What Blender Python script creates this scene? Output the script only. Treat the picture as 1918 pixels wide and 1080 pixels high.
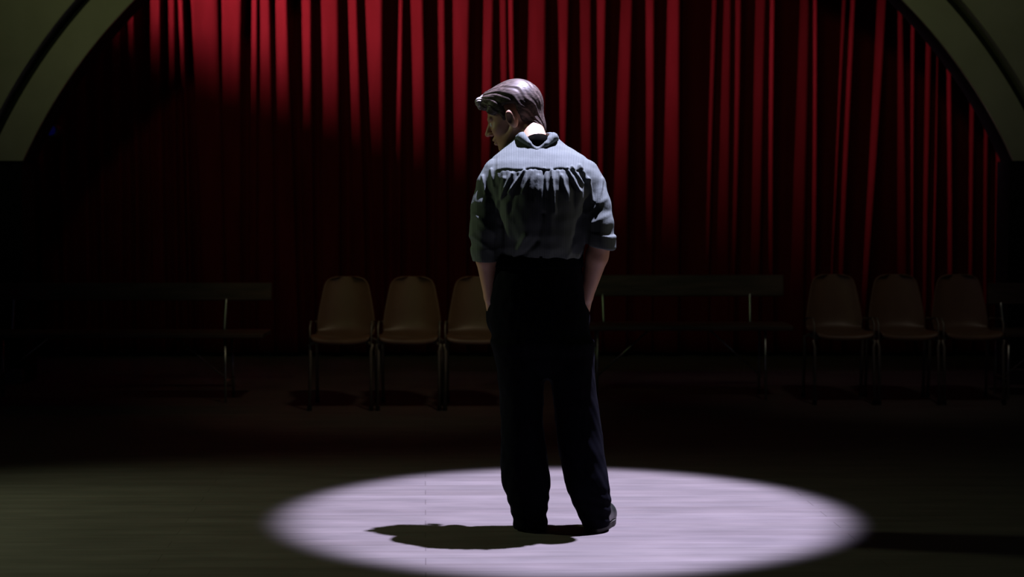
import bpy, bmesh, math, random
import numpy as np
from mathutils import Vector, Matrix

for o in list(bpy.data.objects): bpy.data.objects.remove(o, do_unlink=True)
scn = bpy.context.scene
col = scn.collection
random.seed(7)
PI = math.pi

# ------------------------------------------------------------------ camera
F = 3120.0
TH = math.atan(179 / F)
CH = 1.32
cam_d = bpy.data.cameras.new('camera'); cam = bpy.data.objects.new('camera', cam_d); col.objects.link(cam)
cam.location = (0, 0, CH); cam.rotation_euler = (PI/2 - TH, 0, 0)
cam_d.sensor_width = 36; cam_d.lens = 36 * F / 1918
cam_d.clip_end = 100
cam_d.dof.use_dof = True; cam_d.dof.focus_distance = 6.4; cam_d.dof.aperture_fstop = 2.8
scn.camera = cam
scn.view_settings.view_transform = 'Standard'; scn.view_settings.look = 'None'
scn.view_settings.exposure = 0; scn.view_settings.gamma = 1
scn.view_settings.use_curve_mapping = False

def P(px, py, Y):
    """point of the world at distance Y seen at this place of the 1918x1080 frame"""
    u = (px - 959) / F; v = (540 - py) / F
    t = Y / (math.cos(TH) + v * math.sin(TH))
    return Vector((u * t, Y, CH + t * (-math.sin(TH) + v * math.cos(TH))))

# ------------------------------------------------------------------ world and lights
w = bpy.data.worlds.new('hall_air'); scn.world = w; w.use_nodes = True
bg = w.node_tree.nodes['Background']; bg.inputs[0].default_value = (0.25, 0.3, 1.0, 1); bg.inputs[1].default_value = 0.006

def spot(name, loc, aim, deg, watts, colour, blend, radius):
    l = bpy.data.lights.new(name, 'SPOT'); l.energy = watts; l.color = colour
    l.spot_size = math.radians(deg); l.spot_blend = blend; l.shadow_soft_size = radius
    o = bpy.data.objects.new(name, l); col.objects.link(o); o.location = loc
    o.rotation_euler = (Vector(aim) - Vector(loc)).to_track_quat('-Z', 'Y').to_euler()
    return o
MY = 6.5                                                    # how far the man stands from the camera
FEET = P(1053, 986, MY); FEET.z = 0
# the follow spot, steep from above right
spot('follow_spot', (FEET.x + 1.06, FEET.y + 0.78, 7.2), (FEET.x + 0.045, FEET.y + 0.31, 0), 19.1, 12300, (0.70, 0.67, 1.0), 0.36, 0.05)
# red-washing unseen stage lamp tucked behind the left side of the arch, raking the curtain
CL = Vector((-4.6, 12.1, 3.9))
spot('curtain_spot', CL, CL + Vector((5, 1.0, -.55)), 92, 2050, (1.0, 0.50, 0.75), 1.0, 0.06)
# dull green work light low on the left, over the near floor
spot('green_work_light', (-5.0, 7.4, 2.6), (-0.9, 6.0, 0.0), 60, 270, (0.84, 1.0, 0.58), 1.0, 0.15)
# dull green wash on the plaster arch
spot('arch_wash', (-1.5, 3.0, 5.6), (-.4, 11.4, 4.9), 66, 230, (0.84, 1.0, 0.40), 0.8, 0.3)
# weak lamp far off on the right that rims his right arm and leg
spot('side_light', (4.6, 6.7, 1.5), (0.28, 6.45, 0.95), 22, 70, (1.0, 0.88, 0.74), 1.0, 0.1)
# faint warm fills added to lift the two groups of seats, no lamp known
spot('added_seat_fill', (0.4, 7.6, 4.6), (-0.75, 10.1, 0.5), 34, 56, (1.0, 0.80, 0.50), 1.0, 0.2)
spot('added_right_seat_fill', (2.4, 7.9, 4.4), (2.45, 10.5, 0.5), 34, 24, (1.0, 0.84, 0.66), 1.0, 0.2)

# ------------------------------------------------------------------ materials
def mat(name, colour, rough=0.6, metal=0.0, spec=0.5):
    m = bpy.data.materials.new(name); m.use_nodes = True
    b = m.node_tree.nodes['Principled BSDF']
    b.inputs['Base Color'].default_value = (*colour, 1); b.inputs['Roughness'].default_value = rough
    b.inputs['Metallic'].default_value = metal; b.inputs['Specular IOR Level'].default_value = spec
    return m, m.node_tree, b
def nd(nt, t, **kw):
    n = nt.nodes.new(t)
    for k, v in kw.items(): setattr(n, k, v)
    return n
def noise_colour(m3, c1, c2, scale, vec_scale=(1, 1, 1), detail=4, rot=(0, 0, 0), bump=0.0, lo=0.3, hi=0.7, bdist=0.002):
    m, nt, b = m3
    tc = nd(nt, 'ShaderNodeTexCoord'); mp = nd(nt, 'ShaderNodeMapping'); mp.inputs['Scale'].default_value = vec_scale
    mp.inputs['Rotation'].default_value = rot
    nz = nd(nt, 'ShaderNodeTexNoise'); nz.inputs['Scale'].default_value = scale; nz.inputs['Detail'].default_value = detail
    cr = nd(nt, 'ShaderNodeValToRGB'); e = cr.color_ramp.elements
    e[0].color = (*c1, 1); e[1].color = (*c2, 1); e[0].position = lo; e[1].position = hi
    L = nt.links.new
    L(tc.outputs['Object'], mp.inputs[0]); L(mp.outputs[0], nz.inputs['Vector']); L(nz.outputs[0], cr.inputs[0])
    L(cr.outputs[0], b.inputs['Base Color'])
    if bump:
        bp = nd(nt, 'ShaderNodeBump'); bp.inputs['Strength'].default_value = bump; bp.inputs['Distance'].default_value = bdist
        L(nz.outputs[0], bp.inputs['Height']); L(bp.outputs[0], b.inputs['Normal'])
    return m, nt, b, cr, nz, mp

M = {}
M['plaster'] = noise_colour(mat('cream_plaster', (.5, .5, .4), .9, spec=.2), (.46, .44, .33), (.56, .53, .41), 3, bump=.2)[0]
M['groove'] = mat('painted_groove_shade', (.018, .018, .018), .9)[0]  # the recess's shade is put into this dark colour
M['black_wall'] = noise_colour(mat('black_painted_wall', (.01, .01, .012), .8, spec=.2), (.006, .006, .008), (.014, .013, .016), 5)[0]
M['dark_wall'] = noise_colour(mat('dark_wall_paint', (.02, .02, .02), .9, spec=.1), (.012, .012, .014), (.02, .02, .022), 2)[0]
M['skirting'] = noise_colour(mat('skirting_paint', (.3, .27, .2), .6), (.22, .19, .14), (.32, .28, .2), 8)[0]
M['velvet'] = noise_colour(mat('red_curtain_cloth', (.5, .01, .02), .95, spec=.05), (.084, .0045, .005), (.106, .0065, .0078), 2.2, (6, 1, 1), bump=.1)[0]
M['seat'] = noise_colour(mat('brown_moulded_seat', (.2, .08, .03), .42), (.13, .075, .045), (.20, .115, .065), 5, (1, 1, .5))[0]
M['bench_wood'] = noise_colour(mat('dark_bench_wood', (.1, .07, .05), .6), (.045, .03, .02), (.10, .065, .045), 4, (1, 8, 8))[0]
M['steel'] = noise_colour(mat('dull_steel_tube', (.5, .55, .5), .35, .9), (.4, .46, .42), (.6, .64, .6), 20)[0]
M['chairleg'] = noise_colour(mat('grey_chair_leg_paint', (.22, .2, .16), .5, .3), (.18, .17, .14), (.28, .25, .2), 20)[0]
M['lampblack'] = noise_colour(mat('lamp_housing_black', (.02, .02, .02), .5), (.01, .01, .01), (.025, .025, .025), 20)[0]
m, nt, b = mat('blue_lamp_lens', (.02, .03, .3), .3); b.inputs['Emission Color'].default_value = (.02, .02, 1, 1); b.inputs['Emission Strength'].default_value = .012
M['lens'] = m
# skin
m, nt, b, cr, nz, mp = noise_colour(mat('skin', (.5, .28, .2), .5, spec=.35), (.43, .23, .15), (.51, .29, .19), 14, bump=.05)
b.inputs['Subsurface Weight'].default_value = .08; b.inputs['Subsurface Radius'].default_value = (.01, .004, .002); b.inputs['Subsurface Scale'].default_value = .5
M['skin'] = m
# hair
m, nt, b, cr, nz, mp = noise_colour(mat('brown_hair', (.1, .08, .08), .38, spec=.6), (.022, .016, .013), (.12, .089, .074), 9, (3.0, 16, 16), detail=5, bump=.4, bdist=.002)
b.inputs['Specular IOR Level'].default_value = .25; b.inputs['Roughness'].default_value = .5
M['hair'] = m
M['eye'] = mat('eye_white', (.6, .58, .55), .2)[0]
# shirt: fine vertical pinstripes woven in a grey-blue cotton
m, nt, b = mat('striped_shirt_cotton', (.35, .38, .42), .9, spec=.15)
L = nt.links.new
tc = nd(nt, 'ShaderNodeTexCoord'); sx = nd(nt, 'ShaderNodeSeparateXYZ'); L(tc.outputs['Object'], sx.inputs[0])
mu = nd(nt, 'ShaderNodeMath', operation='MULTIPLY'); mu.inputs[1].default_value = 2 * PI / 0.0066; L(sx.outputs['X'], mu.inputs[0])
sn = nd(nt, 'ShaderNodeMath', operation='SINE'); L(mu.outputs[0], sn.inputs[0])
cr = nd(nt, 'ShaderNodeValToRGB'); L(sn.outputs[0], cr.inputs[0])
cr.color_ramp.elements[0].color = (0.084, 0.1, 0.094, 1); cr.color_ramp.elements[1].color = (0.136, 0.152, 0.144, 1)
cr.color_ramp.elements[0].position = .0; cr.color_ramp.elements[1].position = .7
L(cr.outputs[0], b.inputs['Base Color'])
nz = nd(nt, 'ShaderNodeTexNoise'); nz.inputs['Scale'].default_value = 55; nz.inputs['Detail'].default_value = 5; L(tc.outputs['Object'], nz.inputs['Vector'])
bp = nd(nt, 'ShaderNodeBump'); bp.inputs['Strength'].default_value = .35; bp.inputs['Distance'].default_value = .003; L(nz.outputs[0], bp.inputs['Height']); L(bp.outputs[0], b.inputs['Normal'])
M['shirt'] = m
M['shade'] = noise_colour(mat('painted_collar_shade', (.02, .02, .02), 1, spec=0), (.002, .002, .002), (.004, .004, .003), 60)[0]  # near-black colour stands for the shade in the collar gap
m, nt, b, cr, nz, mp = noise_colour(mat('black_trouser_wool', (.008, .008, .012), .95, spec=.04), (.002, .002, .004), (.0035, .0035, .006), 30, bump=.3)
M['trousers'] = m
M['leather'] = noise_colour(mat('black_shoe_leather', (.01, .012, .01), .35), (.010, .012, .010), (.018, .022, .018), 20, bump=.1)[0]
M['sole'] = noise_colour(mat('dark_shoe_sole', (.03, .03, .02), .7), (.02, .02, .014), (.035, .033, .024), 20)[0]
# floor: narrow boards running left to right
m, nt, b = mat('worn_floorboards', (.3, .3, .3), .55, spec=.3)
L = nt.links.new
tc = nd(nt, 'ShaderNodeTexCoord'); mp = nd(nt, 'ShaderNodeMapping'); mp.inputs['Rotation'].default_value = (0, 0, math.radians(-3.0)); L(tc.outputs['Object'], mp.inputs[0])
br = nd(nt, 'ShaderNodeTexBrick'); br.offset = .37; br.inputs['Scale'].default_value = 1
br.inputs['Brick Width'].default_value = 2.6; br.inputs['Row Height'].default_value = .115; br.inputs['Mortar Size'].default_value = .0022; br.inputs['Mortar Smooth'].default_value = .3
br.inputs['Color1'].default_value = (0.1176, 0.102, 0.099, 1); br.inputs['Color2'].default_value = (0.1284, 0.1128, 0.108, 1); br.inputs['Mortar'].default_value = (0.078, 0.066, 0.063, 1)
L(mp.outputs[0], br.inputs['Vector'])
mp2 = nd(nt, 'ShaderNodeMapping'); mp2.inputs['Scale'].default_value = (.35, 9, 1); mp2.inputs['Rotation'].default_value = (0, 0, math.radians(-3.0)); L(tc.outputs['Object'], mp2.inputs[0])
n1 = nd(nt, 'ShaderNodeTexNoise'); n1.inputs['Scale'].default_value = 1.6; n1.inputs['Detail'].default_value = 6; n1.inputs['Roughness'].default_value = .6; L(mp2.outputs[0], n1.inputs['Vector'])
r1 = nd(nt, 'ShaderNodeValToRGB'); r1.color_ramp.elements[0].position = .30; r1.color_ramp.elements[1].position = .62
r1.color_ramp.elements[0].color = (.80, .78, .76, 1); r1.color_ramp.elements[1].color = (1, 1, 1, 1); L(n1.outputs[0], r1.inputs[0])
mx = nd(nt, 'ShaderNodeMix', data_type='RGBA', blend_type='MULTIPLY'); mx.inputs[0].default_value = 1
L(br.outputs['Color'], mx.inputs[6]); L(r1.outputs[0], mx.inputs[7])
# scuffs
n2 = nd(nt, 'ShaderNodeTexNoise'); n2.inputs['Scale'].default_value = 3.5; n2.inputs['Detail'].default_value = 8
mp3 = nd(nt, 'ShaderNodeMapping'); mp3.inputs['Scale'].default_value = (.8, 3, 1); L(tc.outputs['Object'], mp3.inputs[0]); L(mp3.outputs[0], n2.inputs['Vector'])
r2 = nd(nt, 'ShaderNodeValToRGB'); r2.color_ramp.elements[0].position = .35; r2.color_ramp.elements[1].position = .75
r2.color_ramp.elements[0].color = (.86, .86, .86, 1); r2.color_ramp.elements[1].color = (1.18, 1.16, 1.16, 1); L(n2.outputs[0], r2.inputs[0])
mx2 = nd(nt, 'ShaderNodeMix', data_type='RGBA', blend_type='MULTIPLY'); mx2.inputs[0].default_value = 1
L(mx.outputs[2], mx2.inputs[6]); L(r2.outputs[0], mx2.inputs[7]); L(mx2.outputs[2], b.inputs['Base Color'])
M['floor'] = m

# ------------------------------------------------------------------ object helpers
def link(name, me, material=None, parent=None, loc=None, smooth=False):
    if material is not None: me.materials.append(material)
    if smooth:
        me.polygons.foreach_set('use_smooth', [True] * len(me.polygons))
    o = bpy.data.objects.new(name, me); col.objects.link(o)
    if parent: o.parent = parent
    if loc is not None: o.location = loc
    return o
def bm_obj(name, bm, material, parent=None, loc=None, smooth=False):
    bmesh.ops.recalc_face_normals(bm, faces=bm.faces)
    me = bpy.data.meshes.new(name); bm.to_mesh(me); bm.free()
    return link(name, me, material, parent, loc, smooth)
def struct(o): o['kind'] = 'structure'; return o
def empty(name, loc, rz, label, cat, group=None):
    o = bpy.data.objects.new(name, None); col.objects.link(o); o.location = loc; o.rotation_euler = (0, 0, rz)
    o.empty_display_size = .1; o['label'] = label; o['category'] = cat
    if group: o['group'] = group
    return o
def box(bm, c, s, rot=None, bev=0.0):
    r = bmesh.ops.create_cube(bm, size=1)
    mt = Matrix.Translation(c) @ (rot.to_4x4() if rot else Matrix.Identity(4)) @ Matrix.Diagonal((*s, 1))
    bmesh.ops.transform(bm, matrix=mt, verts=r['verts'])
    if bev:
        es = list({e for v in r['verts'] for e in v.link_edges})
        bmesh.ops.bevel(bm, geom=es, offset=bev, segments=2, affect='EDGES', profile=.5)
def tube(bm, pts, rad, seg=12):
    pts = [Vector(p) for p in pts]; rings = []
    ref = Vector((0, 0, 1)) if abs((pts[1] - pts[0]).normalized().z) < .9 else Vector((0, 1, 0))
    for i, p in enumerate(pts):
        d = (pts[min(i + 1, len(pts) - 1)] - pts[max(i - 1, 0)]).normalized()
        a = d.cross(ref).normalized(); b2 = a.cross(d).normalized()
        rr = rad[i] if isinstance(rad, (list, tuple)) else rad
        rings.append([bm.verts.new(p + (a * math.cos(t) + b2 * math.sin(t)) * rr) for t in [2 * PI * k / seg for k in range(seg)]])
    for r0, r1 in zip(rings, rings[1:]):
        for k in range(seg): bm.faces.new((r0[k], r0[(k + 1) % seg], r1[(k + 1) % seg], r1[k]))
    bm.faces.new(rings[0]); bm.faces.new(rings[-1][::-1])
def copy_tree(o, parent=None):
    c = o.copy(); col.objects.link(c); c.parent = parent
    for ch in [x for x in bpy.data.objects if x.parent == o]: copy_tree(ch, c)
    return c

# ------------------------------------------------------------------ setting
AY = 11.5            # front face of the wall with the arch
CY = 13.4            # curtain
XW = 6.2
bm = bmesh.new(); box(bm, (0, 5.75, -.06), (2 * XW + .4, 16.5, .12)); struct(bm_obj('floor', bm, M['floor']))
bm = bmesh.new(); box(bm, (0, 13.9, 3.5), (2 * XW + .4, .2, 7.0)); struct(bm_obj('wall_back', bm, M['dark_wall']))
bm = bmesh.new(); box(bm, (-XW - .1, 5.65, 3.5), (.2, 16.3, 7.0)); struct(bm_obj('wall_left', bm, M['dark_wall']))
bm = bmesh.new(); box(bm, (XW + .1, 5.65, 3.5), (.2, 16.3, 7.0)); struct(bm_obj('wall_right', bm, M['dark_wall']))

S = F / AY * (math.cos(TH))       # frame pixels per metre at the arch
AC = P(970.5, 734, AY)            # centre of the arch circle
ZS = P(970, 301, AY).z            # springing height
def arc_slab(name, r0f, r1f, y0, y1, material, zbot=ZS, box_out=None, n=96):
    """ring segment above zbot between radius r0 and r1 (or out to a rectangle), from depth y0 to y1"""
    bm = bmesh.new()
    def pt(r, k):
        a0 = math.asin((zbot - AC.z) / r); a = a0 + (PI - 2 * a0) * k / n
        return AC.x + r * math.cos(a), AC.z + r * math.sin(a)
    rows = []
    for k in range(n + 1):
        xi, zi = pt(r0f, k)
        if box_out:
            X, Z = box_out
            a0 = math.asin((zbot - AC.z) / r0f); t = k / n
            # walk round the rectangle: right side up, along the top, down the left side
            hs = Z - zbot; tot = 2 * hs + 2 * X; s = t * tot
            if s <= hs: xo, zo = X, zbot + s
            elif s <= hs + 2 * X: xo, zo = X - (s - hs), Z
            else: xo, zo = -X, Z - (s - hs - 2 * X)
        else: xo, zo = pt(r1f, k)
        rows.append([bm.verts.new((xi, y0, zi)), bm.verts.new((xo, y0, zo)), bm.verts.new((xo, y1, zo)), bm.verts.new((xi, y1, zi))])
    if box_out:
        pass
    for a, b_ in zip(rows, rows[1:]):
        for j in range(4): bm.faces.new((a[j], a[(j + 1) % 4], b_[(j + 1) % 4], b_[j]))
    bm.faces.new(rows[0]); bm.faces.new(rows[-1][::-1])
    o = bm_obj(name, bm, material)
    return struct(o)
# plaster wall round the arch, the recessed channel and the band along the opening
arc_slab('wall_arch', 1100 / S, None, AY, AY + .34, M['plaster'], box_out=(XW, 6.9))
arc_slab('trim_2', 1076 / S, 1100.5 / S, AY + .16, AY + .34, M['groove'])
arc_slab('trim_1', 1020 / S, 1078 / S, AY - .01, AY + .02, M['plaster'])
arc_slab('trim_3', 1023 / S, 1078 / S, AY + .02, AY + .34, M['black_wall'])
# dark piers below the springing
for nm, x0, x1 in (('wall_pier_left', -XW, P(38, 400, AY).x), ('wall_pier_right', P(1893, 400, AY).x, XW)):
    bm = bmesh.new(); box(bm, ((x0 + x1) / 2, AY + .19, ZS / 2), (x1 - x0, .30, ZS)); struct(bm_obj(nm, bm, M['black_wall']))
bm = bmesh.new(); x0 = P(38, 400, AY).x; box(bm, ((-XW + x0) / 2 - .0, AY + .01, .05), (x0 + XW, .06, .10), bev=.01); struct(bm_obj('baseboard_left', bm, M['skirting']))
bm = bmesh.new(); x0 = P(1893, 400, AY).x; box(bm, ((XW + x0) / 2, AY + .01, .05), (XW - x0, .06, .10), bev=.01); struct(bm_obj('baseboard_right', bm, M['skirting']))

# ------------------------------------------------------------------ curtain
# folds: (left edge, right edge) of each fold's flank at the top of the picture, and its drift further down
folds = [(150,170,0,0),(186,200,0,0),(216,232,0,0),(248,262,0,0),
 (287,309,0,0),(319,332,4,3),(339,349,12,8),(364,415,12,2),(421,458,3,-6),(475,485,-3,-4),(487,510,-1,2),(521,544,0,8),
 (567,586,6,2),(601,635,4,1),(656,672,6,8),(687,720,16,-2),(746,755,-4,-4),(768,793,8,4),(818,835,0,0),(848,880,2,-6),
 (905,922,-5,-6),(933,947,4,2),(951,962,6,4),(985,1021,0,0),(1037,1062,12,-8),(1083,1105,0,-1),(1116,1133,2,-6),
 (1158,1180,-12,-6),(1204,1220,6,0),(1244,1269,-9,-2),(1324,1338,-6,-10),(1346,1362,-8,2),(1366,1382,-2,-6),
 (1411,1429,-9,-8),(1436,1443,2,2),(1482,1507,-4,-2),(1515,1522,2,1),(1566,1578,-12,-18),(1583,1592,-14,-12),
 (1634,1650,-16,-22),(1671,1682,0,10),(1697,1705,4,2),(1722,1734,4,0),(1740,1747,2,0),(1763,1771,6,6),
 (1807,1818,2,0),(1831,1839,6,6),(1854,1863,4,4),(1875,1887,0,0),(1906,1920,0,0),(1940,1960,0,0),(1985,2010,0,0)]
def cx(px, y=CY): return (px - 959) / F * y * 1.003
lead = [(-140 + i * 36, -122 + i * 36, 0, 0) for i in range(8)]
folds = lead + folds
ZT, ZB = 6.6, .04
ZR = [P(0, y, CY).z for y in (0, 420)]
rows = 46
us, hs, dr = [], [], []
rnd = random.Random(3)
verts = []; NV = 0
for r in range(rows + 1):
    z = ZT + (ZB - ZT) * r / rows
    t = (ZR[0] - z) / (ZR[0] - ZR[1]); t = max(-.8, min(1.5, t))
    line = []
    fl = []
    for i, (a, b_, da, db) in enumerate(folds):
        ph = i * 1.7
        fl.append((cx(a + da * t + 1.5 * math.sin(z * 1.3 + ph)), cx(b_ + db * t + 1.5 * math.sin(z * 1.3 + ph + .4))))
    for i in range(len(fl) - 1):
        a, b_ = fl[i]; na = fl[i + 1][0]
        b_ = max(b_, a + .01); na = max(na, b_ + .012)
        wd = b_ - a
        sl = (CY - 12.1) / max(.8, b_ + 4.6)                # slope of the raking light
        amp = min(.14, 1.2 * wd + .05, max(.018, 1.1 * sl * (na - b_) + .006)) * (1.0 + .1 * math.sin(i * 2.3))
        amp2 = amp * (.92 + .1 * math.sin(z * .9 + i))
        for k in range(7):
            s = k / 7
            y = -amp2 * (s * .75 + .25 * (.5 - .5 * math.cos(PI * s)))
            line.append((a + wd * s, CY + y, z))
        gap = na - b_; fallw = min(gap, max(.012, amp * .5))
        for k in range(5):
            s = k / 5
            line.append((b_ + fallw * s * .999, CY - amp2 * (.5 + .5 * math.cos(PI * s)), z))
        for k in range(5):
            s = k / 5
            line.append((b_ + fallw + (gap - fallw) * s, CY + min(.05, gap * .35) * math.sin(PI * s), z))
    NV = len(line); verts += line
faces = [(r * NV + i, r * NV + i + 1, (r + 1) * NV + i + 1, (r + 1) * NV + i) for r in range(rows) for i in range(NV - 1)]
me = bpy.data.meshes.new('stage_curtain'); me.from_pydata(verts, [], faces); me.update()
cur = link('stage_curtain', me, M['velvet'], smooth=True)
so = cur.modifiers.new('thickness', 'SOLIDIFY'); so.thickness = .004; so.offset = -1
cur['label'] = 'long red stage curtain in deep vertical folds hanging behind the plaster arch'; cur['category'] = 'curtain'
bm = bmesh.new(); tube(bm, [(-5.6, CY + .03, 6.62), (5.6, CY + .03, 6.62)], .03)
rail = None
bm.free()

# ------------------------------------------------------------------ seats and benches at the back
def make_chair(label, group):
    root = empty('stacking_chair', (0, 0, 0), 0, label, 'chair', group)
    # moulded one-piece shell: profile from the front lip of the seat up the back; chair faces -Y
    prof = [(-.215, .400, .165), (-.222, .425, .180), (-.187, .440, .182), (-.12, .437, .184), (0, .427, .184), (.10, .425, .183), (.155, .437, .182), (.185, .47, .186),
            (.200, .52, .183), (.212, .58, .175), (.224, .64, .164), (.236, .70, .152), (.244, .745, .142), (.248, .772, .126), (.250, .788, .095), (.250, .793, .05)]
    bm = bmesh.new(); g = []
    N = 14
    for (y, z, hw) in prof:
        row = []
        for k in range(N + 1):
            s = 2 * k / N - 1
            curl = .018 * abs(s) ** 3
            if z < .45: row.append(bm.verts.new((hw * s, y, z + curl)))
            else: row.append(bm.verts.new((hw * s, y - curl * 1.6 - .012 * s * s, z)))
        g.append(row)
    for a, b_ in zip(g, g[1:]):
        for k in range(N): bm.faces.new((a[k], a[k + 1], b_[k + 1], b_[k]))
    sh = bm_obj('seat_shell', bm, M['seat'], root, smooth=True)
    md = sh.modifiers.new('thickness', 'SOLIDIFY'); md.thickness = .009; md.offset = 0
    md = sh.modifiers.new('smooth', 'SUBSURF'); md.levels = 1; md.render_levels = 1
    for sx_ in (-1, 1):
        for fy in (-1, 1):
            bm = bmesh.new()
            yb = -.17 if fy < 0 else .16
            tube(bm, [(sx_ * .12, yb * .6, .415), (sx_ * .165, yb * .9, .41), (sx_ * .192, yb, .395), (sx_ * .185, yb * 1.05, .36), (sx_ * .187, yb * 1.25, .015)], .010)
            lg = bm_obj('leg', bm, M['chairleg'], root, smooth=True)
            bm = bmesh.new(); tube(bm, [(sx_ * .187, yb * 1.245, .03), (sx_ * .187, yb * 1.252, .0)], .0135); bm_obj('rubber_foot', bm, M['lampblack'], lg)
        # linking bracket beside the shell
        bm = bmesh.new(); tube(bm, [(sx_ * .185, -.17, .36), (sx_ * .187, -.17, .50), (sx_ * .185, -.12, .535), (sx_ * .182, .10, .52), (sx_ * .190, .19, .50)], .006, 8)
        bm_obj('side_rail', bm, M['chairleg'], root, smooth=True)
    bm = bmesh.new(); tube(bm, [(-.165, -.05, .408), (.165, -.05, .408)], .010); tube(bm, [(-.165, .08, .405), (.165, .08, .405)], .010)
    bm_obj('cross_bar', bm, M['chairleg'], root, smooth=True)
    return root
g1 = 'brown moulded chairs left of centre'; g2 = 'brown moulded chairs at the right'
YC = 10.07
c0 = make_chair('brown moulded chair at left end of the three chairs left of the man', g1)
left = [(637, 'brown moulded chair at left end of the three chairs left of the man'),
        (765, 'brown moulded chair with yellow glints, in the middle of the three left of the man'),
        (891, 'brown moulded chair partly hidden behind the standing man, beside his elbow')]
for i, (px, lab) in enumerate(left):
    o = c0 if i == 0 else copy_tree(c0)
    o.location = (cx(px, YC), YC + .2, 0); o['label'] = lab; o['group'] = g1; o.rotation_euler.z = 0
right = [(1583, 'dim brown moulded chair at far right, nearest the bench of the three there'),
         (1704, 'dim brown moulded chair in the middle of the three at far right'),
         (1826, 'dim brown moulded chair at the right end of the three at far right')]
for i, (px, lab) in enumerate(right):
    o = copy_tree(c0); o.location = (cx(px, 10.35), 10.35 + .2, 0); o['label'] = lab; o['group'] = g2; o.rotation_euler.z = 0

def bench(label, pl, pr, xl, xr, Y, ztop, zbot, zseat, braces=True):
    """slatted bench facing the camera; pl, pr: frame x of the back posts, xl, xr: of the board ends"""
    X = lambda p: cx(p, Y)
    mid = (X(xl) + X(xr)) / 2
    root = empty('bench', (mid, Y, 0), 0, label, 'bench', None)
    dx = lambda p: X(p) - mid
    w_ = X(xr) - X(xl)
    bm = bmesh.new(); box(bm, (0, .235, (ztop + zbot) / 2), (w_, .025, ztop - zbot), Matrix.Rotation(-.12, 3, 'X'), .006); bm_obj('backrest', bm, M['bench_wood'], root)
    bm = bmesh.new(); box(bm, (0, 0.0, zseat - .015), (w_, .36, .03), None, .006); bm_obj('seat', bm, M['bench_wood'], root)
    for s, px in ((-1, pl), (1, pr)):
        x = dx(px)
        bm = bmesh.new(); tube(bm, [(x, .255, ztop - .03), (x, .215, zbot - .02), (x - s * .004, .17, zseat + .01), (x - s * .004, .16, zseat - .05)], .010); bm_obj('back_post', bm, M['steel'], root, smooth=True)
        for fy in (-1, 1):
            bm = bmesh.new(); tube(bm, [(x + s * .05, fy * .13, zseat - .03), (x + s * .055, fy * .15, 0)], .0085); bm_obj('leg', bm, M['steel'], root, smooth=True)
        if braces:
            bm = bmesh.new(); tube(bm, [(x + s * .05, 0, .13), (x - s * .30, 0, zseat - .03)], .006, 8); tube(bm, [(x + s * .055, -.14, .13), (x + s * .055, .14, .13)], .006, 8)
            bm_obj('brace', bm, M['steel'], root, smooth=True)
    return root
def zat(py, Y): return P(959, py, Y).z
bench('long dark wooden bench with steel posts by the left edge of the frame', 7, 413, -30, 500, 10.6, zat(529, 10.85), zat(562, 10.85), zat(624, 10.45))
bench('dark wooden bench with steel posts between the man and the right-hand chairs', 1132, 1413, 1100, 1478, 10.75, zat(515, 10.98), zat(554, 10.98), zat(610, 10.58))
bench('bench with one bright steel post, cut off by the right edge of the frame', 1893, 2160, 1868, 2190, 10.75, zat(530, 10.98), zat(570, 10.98), zat(622, 10.58))

# unseen stage lamp behind the arch; oversized flaps added to trim its beam
A_ = P(290, 100, CY); B_ = P(1600, 375, CY)
lroot = empty('unseen_stage_lamp', CL, 0, 'unseen black stage lamp behind the left side of the arch, flaps added to shape its light', 'lamp')
def along(p, d): v = (Vector(p) - CL).normalized(); return v * d
bm = bmesh.new()
def quad(pts, t):
    a, b_, c_, d_ = [Vector(q) for q in pts]; n = (b_ - a).cross(d_ - a).normalized() * t
    lo = [bm.verts.new(q) for q in (a, b_, c_, d_)]; hi = [bm.verts.new(q + n) for q in (a, b_, c_, d_)]
    bm.faces.new(lo); bm.faces.new(hi[::-1])
    for k in range(4): bm.faces.new((lo[k], lo[(k + 1) % 4], hi[(k + 1) % 4], hi[k]))
fl_ = [along(A_ + (B_ - A_) * t, .60) for t in (-.55, -.3, -.15, 0, .1, .25, .5, .8, 1.3, 2.2)] + [Vector((.60, -.03, -.22))]
dn = [Vector((p.x * .12 - .1, p.y * .12 - .04, p.z - .55)) for p in fl_]
top = [bm.verts.new(p) for p in fl_]; bot = [bm.verts.new(p) for p in dn]
for k in range(len(fl_) - 1): bm.faces.new((top[k], top[k + 1], bot[k + 1], bot[k]))
fo = bm_obj('added_lower_flap', bm, M['lampblack'], lroot); fo.modifiers.new('thickness', 'SOLIDIFY').thickness = .003
A2 = P(290, -70, CY); B2 = P(1600, -110, CY)
fu_ = [along(A2 + (B2 - A2) * t, .60) for t in (-.55, -.3, -.15, 0, .1, .25, .5, .8, 1.3, 2.2)] + [Vector((.60, -.03, -.02))]
bm = bmesh.new(); up_ = [Vector((p.x * .12 - .1, p.y * .12 - .04, p.z + .5)) for p in fu_]
top = [bm.verts.new(p) for p in up_]; bot = [bm.verts.new(p) for p in fu_]
for k in range(len(fu_) - 1): bm.faces.new((top[k], top[k + 1], bot[k + 1], bot[k]))
fo = bm_obj('added_upper_flap', bm, M['lampblack'], lroot); fo.modifiers.new('thickness', 'SOLIDIFY').thickness = .003  # added to keep the beam off the upper curtain
bm = bmesh.new(); ec = along(P(300, -400, CY), .30); ed = along(P(300, 420, CY), .30); out = Vector((-.22, -.02, 0))
quad((ec, ed, ed + out, ec + out), .003); bm_obj('added_side_flap', bm, M['lampblack'], lroot)
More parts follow.
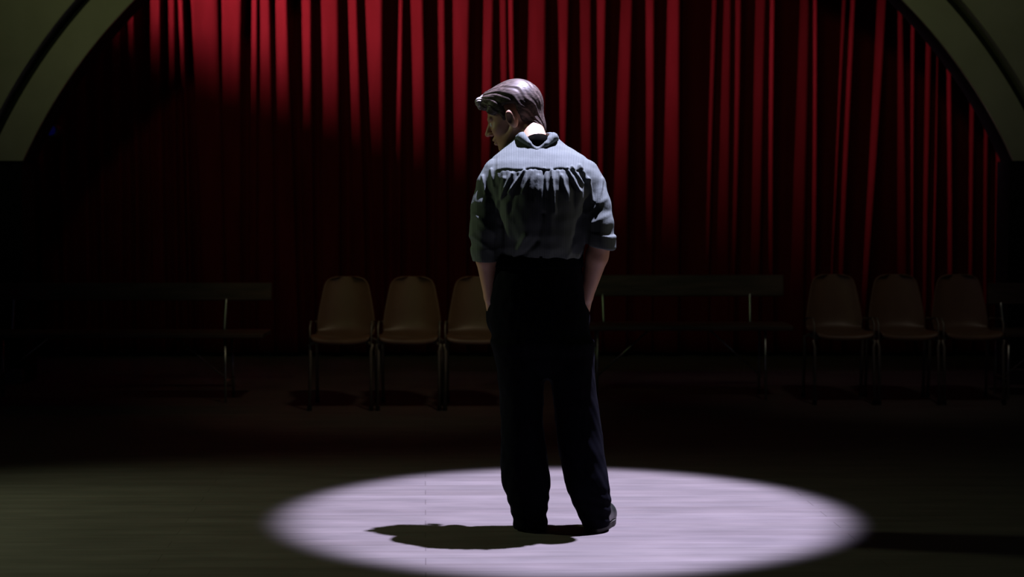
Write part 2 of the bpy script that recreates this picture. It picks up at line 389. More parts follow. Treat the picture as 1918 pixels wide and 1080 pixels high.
bm = bmesh.new(); quad(((-.1, -.06, -.9), (.6, .015, -.9), (.6, .015, .35), (-.1, -.06, .35)), .003); bm_obj('added_front_flap', bm, M['lampblack'], lroot)  # added to keep the beam off the arch edge
bm = bmesh.new(); tube(bm, [(-.30, -.06, .0), (-.12, -.02, 0)], [.10, .13], 24); tube(bm, [(-.2, 0, .1), (-.2, 0, .5), (-.2, 0, 3.0)], .02); bm_obj('housing', bm, M['lampblack'], lroot)  # housing of the unseen stage lamp

# small blue-lensed lamp bracketed to the inner side of the left pier
lx = P(104, 245, AY + .5)
lr = empty('blue_lamp', (lx.x, AY + .42, lx.z - .07), 0, 'small dim blue-lensed stage lamp on the inner left edge of the arch', 'lamp')
bm = bmesh.new(); tube(bm, [(0, .12, .07), (0, .10, .07), (0, -.02, .07), (0, -.05, .07)], [.03, .045, .045, .05], 20); bm_obj('housing', bm, M['lampblack'], lr, smooth=False)
bm = bmesh.new(); tube(bm, [(0, -.052, .07), (0, -.056, .07)], .036, 20); bm_obj('lens', bm, M['lens'], lr)
bm = bmesh.new(); tube(bm, [(0, .03, .07), (-.06, .0, .07), (-.23, -.02, .07)], .010); bm_obj('bracket', bm, M['lampblack'], lr)

# ------------------------------------------------------------------ the man: implicit surfaces turned into meshes
def MP(px, py, dy=0.0):
    v = P(px, py, MY); return (v.x, MY + dy, v.z)
def zz(py): return P(959, py, MY).z
def xx(px): return (px - 959) / F * MY * 1.003

def smin(a, b_, k):
    if k <= 0: return np.minimum(a, b_)
    h = np.maximum(k - np.abs(a - b_), 0) / k
    return np.minimum(a, b_) - h * h * k * .25
def smax(a, b_, k): return -smin(-a, -b_, k)
def ell(p, c, r, R=None):
    q = [p[i] - c[i] for i in range(3)]
    if R is not None: q = [q[0] * R[0][i] + q[1] * R[1][i] + q[2] * R[2][i] for i in range(3)]
    k0 = np.sqrt(sum((q[i] / r[i]) ** 2 for i in range(3))); k1 = np.sqrt(sum((q[i] / r[i] ** 2) ** 2 for i in range(3))) + 1e-6
    return k0 * (k0 - 1) / k1
def cap(p, a, b_, ra, rb, fy=1.0):
    """tapering capsule; fy flattens it in depth"""
    d = [b_[i] - a[i] for i in range(3)]; L2 = sum(x * x for x in d)
    t = np.clip(sum((p[i] - a[i]) * d[i] for i in range(3)) / L2, 0, 1)
    q = [p[i] - a[i] - t * d[i] for i in range(3)]
    return np.sqrt(q[0] ** 2 + (q[1] / fy) ** 2 + q[2] ** 2) - (ra + (rb - ra) * t)
def loft(p, T, e=2.0, ztop=None, zbot=None):
    """T rows (z, xl, xr, yb, yf) -> solid of elliptical slices"""
    T = sorted(T); Z = np.array([t[0] for t in T])
    # smooth the table by dense cubic-ish resampling
    zs = p[2]; A = []
    for j in range(1, 5):
        V = np.array([t[j] for t in T]); zd = np.linspace(Z[0], Z[-1], 300); vd = np.interp(zd, Z, V)
        kr = np.ones(9) / 9; vp = np.pad(vd, 4, mode='edge'); vd = np.convolve(vp, kr, 'valid'); A.append(np.interp(zs, zd, vd))
    xl, xr, yb, yf = A
    cxx = (xl + xr) / 2; rx = (xr - xl) / 2; cyy = (yb + yf) / 2; ry = (yf - yb) / 2
    k = (np.abs((p[0] - cxx) / rx) ** e + np.abs((p[1] - cyy) / ry) ** e) ** (1 / e)
    d = (k - 1) * np.minimum(rx, ry)
    return np.maximum(d, np.maximum(zs - (Z[-1] if ztop is None else ztop), (Z[0] if zbot is None else zbot) - zs))
def cut(p, c, n): return sum((p[i] - c[i]) * n[i] for i in range(3))      # positive on the side n points to

class Field:
    def __init__(s, xs, ys, zs):
        s.ax = [np.asarray(a, np.float32) for a in (xs, ys, zs)]; s.v = np.full([len(a) for a in s.ax], .3, np.float32)
    def sl(s, lo, hi):
        return tuple(slice(max(0, int(np.searchsorted(a, l)) - 1), int(np.searchsorted(a, h)) + 1) for a, l, h in zip(s.ax, lo, hi))
    def grid(s, sl):
        a = [s.ax[i][sl[i]] for i in range(3)]; return [a[0][:, None, None], a[1][None, :, None], a[2][None, None, :]]
    def add(s, f, lo, hi, k=.01):
        sl = s.sl(lo, hi); s.v[sl] = smin(s.v[sl], np.broadcast_to(f(s.grid(sl)), s.v[sl].shape).astype(np.float32), k)
    def sub(s, f, lo, hi, k=.003):
        sl = s.sl(lo, hi); s.v[sl] = smax(s.v[sl], -np.broadcast_to(f(s.grid(sl)), s.v[sl].shape).astype(np.float32), k)
    def cap(s, a, b_, ra, rb, k=.01, fy=1.0):
        m_ = max(ra, rb) * max(1, fy) + k + .012
        lo = [min(a[i], b_[i]) - m_ for i in range(3)]; hi = [max(a[i], b_[i]) + m_ for i in range(3)]
        s.add(lambda p: cap(p, a, b_, ra, rb, fy), lo, hi, k)
    def ell(s, c, r, k=.01, R=None, sub=False):
        m_ = max(r) + k + .012; lo = [x - m_ for x in c]; hi = [x + m_ for x in c]
        (s.sub if sub else s.add)(lambda p: ell(p, c, r, R), lo, hi, k)
    def mesh(s, name, disp=None, smooth_it=1):
        Fv = s.v; IN = Fv < 0
        n = Fv.shape
        c = [IN[i:n[0] - 1 + i, j:n[1] - 1 + j, k:n[2] - 1 + k] for i in (0, 1) for j in (0, 1) for k in (0, 1)]
        cnt = sum(a.astype(np.int8) for a in c); act = (cnt > 0) & (cnt < 8)
        I = np.argwhere(act); idx = np.full(act.shape, -1, np.int64); idx[act] = np.arange(len(I))
        acc = np.zeros((len(I), 3)); num = np.zeros(len(I))
        offs = [(i, j, k) for i in (0, 1) for j in (0, 1) for k in (0, 1)]
        for o0 in offs:
            for d in range(3):
                if o0[d]: continue
                o1 = list(o0); o1[d] = 1
                a = Fv[I[:, 0] + o0[0], I[:, 1] + o0[1], I[:, 2] + o0[2]]; b_ = Fv[I[:, 0] + o1[0], I[:, 1] + o1[1], I[:, 2] + o1[2]]
                x = (a < 0) != (b_ < 0); t = np.where(x, a / np.where(a == b_, 1, a - b_), 0)
                pos = I + np.array(o0); pos = pos.astype(float); pos[:, d] += t
                acc += np.where(x[:, None], pos, 0); num += x
        acc /= num[:, None]
        V = np.stack([np.interp(acc[:, d], np.arange(n[d]), s.ax[d]) for d in range(3)], 1)
        Q = []
        for d in range(3):
            e1, e2 = (d + 1) % 3, (d + 2) % 3
            A = [slice(None)] * 3; B = [slice(None)] * 3; A[d] = slice(0, n[d] - 1); B[d] = slice(1, n[d])
            a = IN[tuple(A)]; b_ = IN[tuple(B)]; X = np.argwhere(a != b_)
            X = X[(X[:, e1] > 0) & (X[:, e2] > 0) & (X[:, e1] < n[e1] - 1) & (X[:, e2] < n[e2] - 1)]
            ins = a[X[:, 0], X[:, 1], X[:, 2]]
            def g(o1, o2):
                Y = X.copy(); Y[:, e1] -= o1; Y[:, e2] -= o2; return idx[Y[:, 0], Y[:, 1], Y[:, 2]]
            q = np.stack([g(1, 1), g(0, 1), g(0, 0), g(1, 0)], 1)
            q[~ins] = q[~ins][:, ::-1]; Q.append(q)
        Q = np.concatenate(Q)
        for _ in range(smooth_it):
            sm = np.zeros_like(V); ct = np.zeros(len(V))
            for a in range(4):
                b_ = (a + 1) % 4
                np.add.at(sm, Q[:, a], V[Q[:, b_]]); np.add.at(ct, Q[:, a], 1)
                np.add.at(sm, Q[:, b_], V[Q[:, a]]); np.add.at(ct, Q[:, b_], 1)
            V = V * .45 + .55 * sm / ct[:, None]
        # normals for displacement
        if disp is not None:
            fn = np.cross(V[Q[:, 2]] - V[Q[:, 0]], V[Q[:, 3]] - V[Q[:, 1]]); N = np.zeros_like(V)
            for a in range(4): np.add.at(N, Q[:, a], fn)
            N /= np.linalg.norm(N, axis=1)[:, None] + 1e-12
            V = disp(V, N)
        me = bpy.data.meshes.new(name); me.vertices.add(len(V)); me.vertices.foreach_set('co', V.astype(np.float32).ravel())
        me.loops.add(Q.size); me.loops.foreach_set('vertex_index', Q.ravel().astype(np.int32))
        me.polygons.add(len(Q)); me.polygons.foreach_set('loop_start', np.arange(0, Q.size, 4, dtype=np.int32))
        me.update(calc_edges=True); me.validate()
        return me
def axis(segs):
    out = []
    for a, b_, h in segs: out += list(np.arange(a, b_, h))
    return np.array(out + [segs[-1][1]])
def rows(T): return [(zz(r[0]), xx(r[1]), xx(r[2]), MY + r[3], MY + r[4]) for r in T]

# --- head frame: +x face, +y his left... built in head space then placed
HC = MP(965, 220, .145)
HS = 1.10
yaw = math.radians(180 - 12)          # face direction in the floor plane (towards picture left, a little away)
RH = Matrix.Rotation(yaw, 3, 'Z') @ Matrix.Rotation(math.radians(17), 3, 'Y')   # nod forward
RHn = np.array(RH)
def to_head(p):
    q = [p[i] - HC[i] for i in range(3)]
    return [(q[0] * RHn[0][i] + q[1] * RHn[1][i] + q[2] * RHn[2][i]) / HS for i in range(3)]
def hw(v): return tuple(np.array(HC) + HS * RHn @ np.array(v))      # head space point to the world

def head_sdf(p):
    q = to_head(p); sd = 1
    d = ell(q, (-.010, 0, .045), (.092, .074, .083))
    d = smin(d, ell(q, (.045, 0, .0), (.048, .058, .080)), .03)
    d = smin(d, ell(q, (.035, 0, -.058), (.050, .050, .042)), .025)
    d = smin(d, cap(q, (.070, -.012, -.092), (.070, .012, -.092), .017, .017), .02)
    for s in (-1, 1):
        d = smin(d, cap(q, (.0, s * .056, -.035), (.055, s * .030, -.085), .016, .014), .02)      # jaw line
        d = smin(d, ell(q, (.060, s * .040, -.018), (.024, .020, .018)), .018)                      # cheek bone
        d = smax(d, -ell(q, (.096, s * .032, .006), (.018, .017, .013)), .014)                      # eye socket
        d = smin(d, cap(q, (.088, s * .014, .024), (.078, s * .048, .024), .008, .007), .010)       # brow
        d = smin(d, ell(q, (.0745, s * .031, .005), (.0135, .0135, .0125)), .003)                   # eye ball and lids
    d = smin(d, cap(q, (.090, 0, .016), (.113, 0, -.022), .0065, .0100), .010)                      # nose
    d = smin(d, ell(q, (.101, .012, -.026), (.010, .007, .007)), .006); d = smin(d, ell(q, (.101, -.012, -.026), (.010, .007, .007)), .006)
    d = smin(d, ell(q, (.088, 0, -.050), (.014, .024, .010)), .008)                                 # upper lip
    d = smin(d, ell(q, (.088, 0, -.063), (.012, .020, .008)), .006)                                 # lower lip
    d = smax(d, -ell(q, (.103, 0, -.0565), (.012, .022, .0018)), .004)
    for s in (-1, 1):                                                                               # ears
        e = ell(q, (-.006, s * .089, -.004), (.021, .0100, .034), np.array(Matrix.Rotation(s * .42, 3, 'Z') @ Matrix.Rotation(.15, 3, 'Y')))
        e = smax(e, -ell(q, (.000, s * .101, .000), (.011, .009, .020)), .005)
        e = smin(e, ell(q, (-.003, s * .080, -.028), (.010, .006, .009)), .008)
        d = smin(d, e, .006)
    return d * HS
hx0, hx1, hy0, hy1, hz0, hz1 = xx(890), xx(1040), MY - .02, MY + .30, zz(290), zz(135)
body = Field(axis([(xx(870), hx0, .006), (hx0, hx1, .0028), (hx1, xx(1165), .006)]),
             axis([(MY - .28, hy0, .006), (hy0, hy1, .0028), (hy1, MY + .36, .006)]),
             axis([(-.02, hz0, .006), (hz0, hz1, .0028)]))
body.add(head_sdf, (hx0, hy0 - .05, hz0), (hx1, hy1, hz1), .0)
NB = MP(1004, 284, .02)
body.cap(hw((-.044, 0, -.040)), NB, .050, .060, .02)
body.cap(hw((-.010, 0, -.055)), MP(992, 285, .09), .046, .056, .02)
TB = rows([(275, 968, 1050, -.02, .12), (292, 940, 1085, -.055, .13), (312, 918, 1108, -.09, .13), (340, 918, 1108, -.115, .125), (400, 928, 1098, -.13, .115), (450, 938, 1090, -.12, .11), (490, 944, 1080, -.10, .105), (530, 936, 1082, -.10, .11), (580, 930, 1088, -.115, .11), (620, 936, 1094, -.10, .095), (650, 950, 1080, -.08, .08)])
body.add(lambda p: loft(p, TB), (xx(900), MY - .2, zz(700)), (xx(1130), MY + .2, zz(262)), .02)
ARM = {'l': [MP(922, 335, -.0), MP(909, 450, -.055), MP(919, 556, .045)], 'r': [MP(1104, 335, -.0), MP(1126, 445, -.055), MP(1099, 556, .045)]}
for s_, (sh, elb, wr) in ARM.items():
    body.cap(sh, elb, .050, .044, .02)
    mid = tuple(elb[i] + (wr[i] - elb[i]) * .30 for i in range(3))
    body.cap(elb, mid, .040, .0435, .015); body.cap(mid, wr, .0435, .027, .012)
    # hand, inside the trouser pocket: palm, four curled fingers, thumb
    sx_ = 1 if s_ == 'l' else -1
    pc = (wr[0] + sx_ * .012, wr[1] + .03, wr[2] - .05)
    body.cap(wr, pc, .026, .030, .01, fy=.75)
    for j, ln in enumerate((.060, .068, .064, .050)):
        a = (pc[0] + sx_ * (-.004 + .004 * j), pc[1] - .030 + .019 * j, pc[2] - .022); b_ = (a[0] + sx_ * .014, a[1] + .004, a[2] - ln * .55); c_ = (b_[0] + sx_ * .020, b_[1] + .002, b_[2] - ln * .35)
        body.cap(a, b_, .0088, .0082, .003); body.cap(b_, c_, .0080, .0070, .003)
    body.cap((pc[0], pc[1] + .03, pc[2] + .02), (pc[0] + sx_ * .018, pc[1] + .052, pc[2] - .030), .0105, .0085, .004)
LEG = {'l': [MP(968, 640, .0), MP(980, 800, .0), MP(995, 965, -.01)], 'r': [MP(1066, 640, .0), MP(1085, 800, .02), MP(1120, 962, -.01)]}
for s_, (hp, kn, an) in LEG.items():
    body.cap(hp, kn, .068, .050, .006); mid = tuple(kn[i] + (an[i] - kn[i]) * .35 for i in range(3))
    body.cap(kn, (mid[0], mid[1] - .02, mid[2]), .05, .053, .02); body.cap((mid[0], mid[1] - .02, mid[2]), an, .05, .032, .02)
    toe = (an[0] + (-.018 if s_ == 'l' else .033), an[1] + .15, .035)
    body.cap((an[0], an[1], .045), toe, .032, .026, .02)
me = body.mesh('person')
person = link('person', me, M['skin'], smooth=True)
person['label'] = 'man from behind in pinstriped shirt and black trousers, head bowed, hands in pockets'
person['category'] = 'person'
del body

# --- eyes
for s in (-1, 1):
    bm = bmesh.new(); bmesh.ops.create_uvsphere(bm, u_segments=16, v_segments=12, radius=.0118 * HS)
    c = hw((.0775, s * .0315, .004))
    bmesh.ops.translate(bm, verts=bm.verts, vec=c); bm_obj('eye', bm, M['eye'], person, smooth=True)

# --- hair
hair = Field(axis([(xx(885), xx(1035), .0026)]), axis([(MY - .02, MY + .31, .0026)]), axis([(zz(260), zz(132), .0026)]))
def hair_sdf(p):
    q = to_head(p)
    d = ell(q, (-.014, 0, .048), (.1045, .0865, .0935))
    d = smin(d, ell(q, (.050, .0, .090), (.046, .058, .034)), .03)                                   # swept top
    # keep above the hairline: a line dropping from brow height to the ears, then down behind them to the nape
    front = np.maximum(-(q[2] - (.052 + .18 * q[0])), -(.120 - q[0]))
    behind = np.maximum(q[0] + .030, -(q[2] + .067 + .25 * (q[0] + .03)))
    keep = smin(front, behind, .012)
    d = smax(d, keep, .012)
    nape = ell(q, (-.072, 0, -.036), (.030, .052, .054)); d = smin(d, nape, .025)
    for s in (-1, 1):
        d = smin(d, ell(q, (.024, s * .068, .030), (.012, .010, .030)), .012)                        # sideburn
        d = smin(d, ell(q, (.045, s * .058, .052), (.036, .018, .024)), .012)                        # temple
    # forelock standing up and forward
    d = smin(d, cap(q, (.070, .010, .092), (.090, .014, .084), .026, .020), .02)
    d = smin(d, cap(q, (.092, -.012, .094), (.102, -.012, .082), .018, .015), .006)
    return d * HS
hair.add(hair_sdf, (-9, 0, 0), (9, 99, 9), 0)
def hair_disp(V, N):
    q = np.stack(to_head([V[:, 0], V[:, 1], V[:, 2]]), 1)
    al = q[:, 0] * .70 + (q[:, 2] - .03) * .71; up = -q[:, 0] * .71 + (q[:, 2] - .03) * .70
    phi = np.arctan2(q[:, 1], up + .02)
    wob = .25 * np.sin(al * 40) + .15 * np.sin(al * 95 + 1) + .3 * np.sin(q[:, 2] * 60 + q[:, 1] * 30)
    g = .5 * np.sin(phi * 24 + wob * 4) + .3 * np.sin(phi * 43 + wob * 5 + 1.3) + .55 * np.sin(phi * 9 + al * 22)
    return V + N * (g * .0017)[:, None]
link('hair', hair.mesh('hair', hair_disp), M['hair'], person, smooth=True)
del hair

fl = Field(axis([(xx(885), xx(935), .0022)]), axis([(MY + .0, MY + .28, .0022)]), axis([(zz(225), zz(160), .0022)]))
fl.add(lambda p: HS * smin(cap(to_head(p), (.086, .016, .108), (.1035, .022, .096), .010, .0135), cap(to_head(p), (.1035, .022, .096), (.108, .020, .074), .0135, .007), .01), (-9, 0, 0), (9, 99, 9), 0)
M['forelock'] = noise_colour(mat('painted_lit_forelock_hair', (.4, .36, .3), .5, spec=.4), (.26, .23, .20), (.46, .42, .37), 9, (3, 16, 16), bump=.4, bdist=.002)[0]  # paler than the hair: spotlight on the tip is painted in
fo_ = link('forelock', fl.mesh('forelock', lambda V, N: V + N * (.0012 * np.sin(V[:, 2] * 500 + V[:, 1] * 400))[:, None]), M['forelock'], bpy.data.objects['hair'], smooth=True); fo_['label'] = 'forelock standing off the forehead, spotlight painted in as pale colour'

# --- shirt
ST = rows([(247, 976, 1036, .02, .13), (256, 966, 1044, .000, .145), (267, 952, 1056, -.022, .150), (280, 938, 1074, -.055, .155), (292, 926, 1094, -.088, .16), (305, 914, 1108, -.118, .16), (318, 908, 1116, -.143, .158),
           (335, 908, 1118, -.160, .155), (355, 910, 1116, -.170, .15), (380, 916, 1110, -.174, .145), (410, 922, 1103, -.172, .14), (440, 927, 1099, -.166, .135), (465, 930, 1096, -.156, .13), (480, 936, 1092, -.142, .125), (495, 938, 1086, -.12, .11)])
shirt = Field(axis([(xx(870), xx(1165), .0034)]), axis([(MY - .23, MY + .21, .0034)]), axis([(zz(500), zz(238), .0034)]))
shirt.add(lambda p: loft(p, ST, 2.15), (-9, 0, 0), (9, 99, 9), 0)
def sleeve(p, joints, c, n, cuff):
    d = None
    for (a, ra), (b_, rb) in zip(joints, joints[1:]):
        e = cap(p, a, b_, ra, rb, 1.05); d = e if d is None else smin(d, e, .012)
    d = smax(d, cut(p, c, n), .004)
    (q0, r0), (q1, r1) = cuff
    e = cap(p, q0, q1, r0, r1, 1.05)
    e = smax(e, cut(p, c, n), .006); m_ = [-x for x in n]
    cc = [q0[i] - n[i] * .0 for i in range(3)]
    e = smax(e, cut(p, cc, m_), .006)
    return smin(d, e, .005)
def unit(v): l = math.sqrt(sum(x * x for x in v)); return [x / l for x in v]
jl = [(MP(930, 322, .0), .050), (MP(923, 345, -.005), .060), (MP(914, 385, -.03), .0600), (MP(911, 432, -.052), .0605), (MP(909, 470, -.055), .052), (MP(911, 500, -.05), .046)]
nl = unit((.0, .12, -1)); cl = MP(909, 488, -.05)
jr = [(MP(1096, 322, .0), .050), (MP(1104, 345, -.005), .060), (MP(1114, 385, -.03), .0620), (MP(1119, 420, -.052), .0600), (MP(1121, 450, -.055), .055), (MP(1120, 480, -.05), .050)]
nr = unit((-.18, .12, -1)); cr_ = MP(1123, 460, -.05)
shirt.add(lambda p: sleeve(p, jl, cl, nl, ((MP(909, 462, -.055), .058), (MP(910, 490, -.052), .0500))), (-9, 0, zz(505)), (xx(1000), 99, zz(300)), .016)
shirt.add(lambda p: sleeve(p, jr, cr_, nr, ((MP(1122, 434, -.054), .0650), (MP(1122, 462, -.052), .0600))), (xx(1030), 0, zz(490)), (9, 99, zz(300)), .016)
# hollow for the neck, gaping at the back
shirt.sub(lambda p: cap(p, MP(1004, 262, .030), hw((0, 0, -.09)), .058, .075), (xx(930), MY - .1, zz(300)), (xx(1060), MY + .3, 9), .004)

ridges = [(981,320,954,360,1.0,.006),(959,326,938,372,1.0,.006),(905,330,910,362,.8,.005),(921,318,925,348,.8,.005),(1031,320,1037,396,1.1,.006),
          (1018,318,1022,364,.5,.005),(994,322,978,360,.6,.006),(1060,318,1083,358,1.0,.006),(1068,315,1090,343,.9,.005),(1082,313,1099,337,1.1,.007),(1098,336,1108,376,1.1,.006),
          (1126,335,1117,380,.9,.006),(1050,330,1062,372,.6,.006),(945,335,926,400,.5,.008),(1007,330,1003,372,.5,.007),(1045,322,1052,350,.5,.005),
          (1085,360,1060,470,.5,.014),(1000,380,985,440,.5,.014),(985,440,958,484,.7,.012),(1030,400,1025,480,.35,.014),(950,380,955,470,.4,.012),
          (885,440,925,470,.6,.009),(888,400,930,440,.45,.010),(1098,420,1140,400,.4,.010),(1096,400,1132,372,.4,.009),(1080,478,1093,460,.6,.008),(1060,480,1075,455,.4,.008)]
valleys = [(1018,322,1016,400,.8,.006),(1016,400,1006,450,.9,.010),(1006,450,972,482,1.0,.010),(1092,330,1098,420,.8,.010),(1098,420,1094,480,.9,.010),(934,350,938,420,.8,.010),(938,420,934,484,.9,.012),
           (970,330,955,400,.5,.010),(1068,340,1075,400,.5,.010),(1001,380,985,440,.3,.010)]
def seg_w(X, Z, a, width, taper=True):
    x0, z0, x1, z1 = xx(a[0]), zz(a[1]), xx(a[2]), zz(a[3]); dx, dz = x1 - x0, z1 - z0; L2 = dx * dx + dz * dz
    t = np.clip(((X - x0) * dx + (Z - z0) * dz) / L2, 0, 1)
    d = np.hypot(X - x0 - t * dx, Z - z0 - t * dz)
    return np.exp(-(d / width) ** 2) * (1 - .4 * t)
def vnoise(V, sc, seed):
    rs = np.random.RandomState(seed); out = np.zeros(len(V))
    for _ in range(10):
        k = rs.normal(size=3) * sc; out += np.sin(V @ k + rs.uniform(0, 6.28))
    return out / 10 ** .5
def shirt_disp(V, N):
    back = np.clip((MY + .0 - V[:, 1]) / .05, 0, 1)
    X, Z = V[:, 0], V[:, 2]; h = np.zeros(len(V))
    for r in ridges: h += .0095 * r[4] * seg_w(X, Z, r, r[5])
    for r in valleys: h -= .0085 * r[4] * seg_w(X, Z, r, r[5])
    h *= back
    # yoke seam: cloth above stands proud, below it is gathered
    py = (-(Z - zz(300)) / (zz(300) - zz(400))) * 100 + 300
    seam = 318 + 3.0 * np.sin(X * 60) * .5 + 4 * ((X - xx(1012)) / .2) ** 2
    inb = back * np.clip((xx(1092) - X) / .01, 0, 1) * np.clip((X - xx(928)) / .01, 0, 1)
    h += inb * .0035 / (1 + np.exp(np.clip((py - seam) / .7, -30, 30)))
    h -= inb * .0030 * np.exp(-((py - seam) / 1.6) ** 2)
    gath = np.exp(-np.clip(py - seam, 0, 99) / 26) * (py > seam)
    h += inb * gath * .0008 * np.sin(X * 2 * PI / .021 + (X - xx(1012)) * (py - seam) * .6)
    low = np.clip((py - 330) / 60, 0, 1)
    h += (.0030 * low) * vnoise(V * np.array([1, 1, .45]), 28, 5) + .0012 * vnoise(V, 60, 8)
    return V + N * h[:, None]
so_ = link('shirt', shirt.mesh('shirt', shirt_disp), M['shirt'], person, smooth=True)
del shirt
# collar: a folded band round the gaping neckline, wings meeting in a V behind
col_f = Field(axis([(xx(940), xx(1070), .0026)]), axis([(MY - .10, MY + .20, .0026)]), axis([(zz(292), zz(238), .0026)]))
def collar_sdf(p):
    # leaf left, leaf right lying on the shoulders, thin
    d = None
    def leaf(pts, r):
        e = None
        for a, b_ in zip(pts, pts[1:]):
            f = cap(p, a, b_, r, r, 1.0); e = f if e is None else smin(e, f, .01)
        return e
    L_ = leaf([MP(1006, 281, -.057), MP(991, 270, -.043), MP(977, 258, -.016), MP(970, 258, .03), MP(966, 262, .09)], .0085)
    R_ = leaf([MP(1006, 281, -.057), MP(1023, 270, -.043), MP(1037, 259, -.016), MP(1042, 258, .03), MP(1040, 262, .09)], .0085)
    U1 = leaf([MP(984, 262, -.022), MP(978, 254, .0), MP(980, 250, .04)], .0085)
    U2 = leaf([MP(1028, 262, -.022), MP(1036, 254, .0), MP(1030, 251, .04)], .0085)
    return smin(smin(L_, R_, .008), smin(U1, U2, .004), .030)
col_f.add(collar_sdf, (-9, 0, 0), (9, 99, 9), 0)
link('collar', col_f.mesh('collar', lambda V, N: V + N * (.0008 * vnoise(V, 90, 2))[:, None]), M['shirt'], so_, smooth=True)
shade_f = Field(axis([(xx(950), xx(1060), .0028)]), axis([(MY - .10, MY + .20, .0028)]), axis([(zz(292), zz(238), .0028)]))
shade_f.ell(MP(1009, 266, -.004), (.055, .048, .033), .0)  # solid filling the collar gap, its shade painted on
shade_o = link('collar_gap_shade', shade_f.mesh('collar_gap_shade'), M['shade'], so_, smooth=True); shade_o['label'] = 'dark solid in the gaping back of the collar, its shade painted on'

# --- trousers
TT = rows([(474, 934, 1090, -.128, .118), (480, 932, 1091, -.132, .122), (500, 929, 1091, -.136, .125), (530, 923, 1092, -.142, .135), (560, 917, 1096, -.148, .14), (600, 916, 1104, -.150, .14), (640, 921, 1109, -.145, .13), (670, 932, 1106, -.12, .11), (690, 946, 1090, -.09, .09), (705, 960, 1075, -.06, .06)])
TL = rows([(640, 921, 1022, -.135, .12), (680, 928, 1022, -.125, .115), (738, 937, 1019, -.110, .10), (782, 939, 1018, -.105, .095), (827, 939, 1021, -.108, .09), (871, 938, 1028, -.112, .085), (904, 940, 1033, -.115, .08), (938, 952, 1029, -.108, .075), (964, 960, 1025, -.098, .075), (986, 963, 1027, -.095, .08)])
TR = rows([(640, 1015, 1109, -.135, .12), (680, 1024, 1112, -.125, .12), (738, 1034, 1117, -.110, .11), (800, 1042, 1126, -.105, .11), (871, 1051, 1136, -.112, .10), (904, 1057, 1141, -.115, .095), (920, 1063, 1143, -.112, .09), (947, 1078, 1146, -.105, .09), (967, 1088, 1146, -.098, .09), (982, 1092, 1144, -.095, .09)])
tr = Field(axis([(xx(895), xx(1170), .0046)]), axis([(MY - .20, MY + .22, .0046)]), axis([(.0, zz(468), .0046)]))
tr.add(lambda p: loft(p, TT, 2.2), (-9, 0, zz(720)), (9, 99, 9), 0)
tr.add(lambda p: loft(p, TL, 2.2), (-9, 0, -1), (9, 99, zz(630)), .03)
tr.add(lambda p: loft(p, TR, 2.2), (-9, 0, -1), (9, 99, zz(630)), .03)
for s_, (sh, elb, wr) in ARM.items():       # the pocketed hands push the cloth out
    sx_ = 1 if s_ == 'l' else -1
    tr.ell((wr[0] + sx_ * .024, wr[1] + .045, wr[2] - .085), (.046, .070, .085), .03)
def tr_disp(V, N):
    h = .0028 * vnoise(V * np.array([1, 1, .35]), 30, 11) + .0012 * vnoise(V * np.array([1, 1, .6]), 70, 12)
    low = np.clip((zz(900) - V[:, 2]) / .06, 0, 1)
    h += low * .0018 * np.sin(V[:, 2] * 2 * PI / .045 + V[:, 0] * 30 + V[:, 1] * 25)
    cr = np.exp(-((V[:, 2] - zz(665)) / .02) ** 2) * .004 * (V[:, 1] < MY)
    return V + N * (h - cr)[:, None]
tro = link('trousers', tr.mesh('trousers', tr_disp), M['trousers'], person, smooth=True)
del tr
wb = Field(axis([(xx(915), xx(1108), .004)]), axis([(MY - .18, MY + .16, .004)]), axis([(zz(512), zz(468), .003)]))
WB = rows([(478, 930, 1092, -.137, .127), (494, 927, 1093, -.141, .13), (500, 926, 1093, -.142, .131)])
wb.add(lambda p: loft(p, WB, 2.2), (-9, 0, 0), (9, 99, 9), 0)
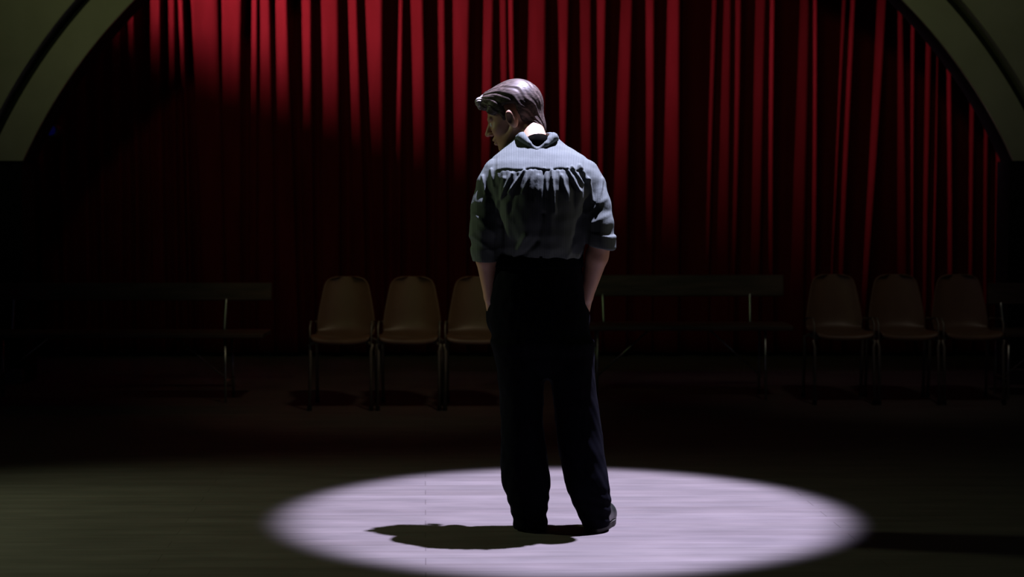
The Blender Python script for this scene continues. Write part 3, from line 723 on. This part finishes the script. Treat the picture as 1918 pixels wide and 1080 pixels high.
link('waistband', wb.mesh('waistband'), M['trousers'], tro, smooth=True)
for bx, in ((960,), (1012,), (1064,)):
    a = P(bx, 478, MY); bm = bmesh.new(); k = (bx - 1010) / 82
    yb = MY - .142 * math.sqrt(max(0, 1 - k * k)) * .97
    box(bm, (a.x, yb, zz(489)), (.011, .008, .058), Matrix.Rotation(k * .6, 3, 'Z'), .002); bm_obj('belt_loop', bm, M['trousers'], tro)

# --- shoes
def shoe(heel, turn):
    R = Matrix.Rotation(turn, 3, 'Z')        # toe points +y before turning
    def W(x, y, z): v = R @ Vector((x, y, 0)); return (heel[0] + v.x, heel[1] + v.y, z)
    Rn = np.array(R)
    fx = Field(axis([(heel[0] - .2, heel[0] + .2, .004)]), axis([(heel[1] - .12, heel[1] + .34, .004)]), axis([(.0, .13, .004)]))
    fx.cap(W(0, .0, .052), W(0, .03, .085), .036, .036, .015); fx.cap(W(0, .0, .045), W(.0, .14, .040), .036, .042, .02)
    fx.cap(W(0, .14, .040), W(0, .215, .034), .042, .030, .02); fx.cap(W(0, .06, .085), W(0, .13, .058), .030, .028, .02)
    fx.sub(lambda p: p[2] - .020 + 0 * p[0] + 0 * p[1], (-9, 0, -1), (9, 99, 9), 0)
    up = link('shoe', fx.mesh('shoe'), M['leather'], person, smooth=True)
    bm = bmesh.new(); prof = []
    for k in range(40):
        t = 2 * PI * k / 40; y = .092 + .152 * math.sin(t) * -1; wd = .041 if y > .07 else .037
        prof.append((wd * math.cos(t) * (1 + .10 * math.sin((y - .03) * 14)), y))
    lo = [bm.verts.new(W(x, y, .0)) for x, y in prof]; hi = [bm.verts.new(W(x * 1.03, y * 1.01, .024)) for x, y in prof]
    for k in range(40): bm.faces.new((lo[k], lo[(k + 1) % 40], hi[(k + 1) % 40], hi[k]))
    bm.faces.new(lo); bm.faces.new(hi[::-1]); bm_obj('sole', bm, M['sole'], up)
h = MP(995, 978, -.035); shoe((h[0], h[1], 0), .12)
h = MP(1122, 978, -.035); shoe((h[0], h[1], 0), -.22)
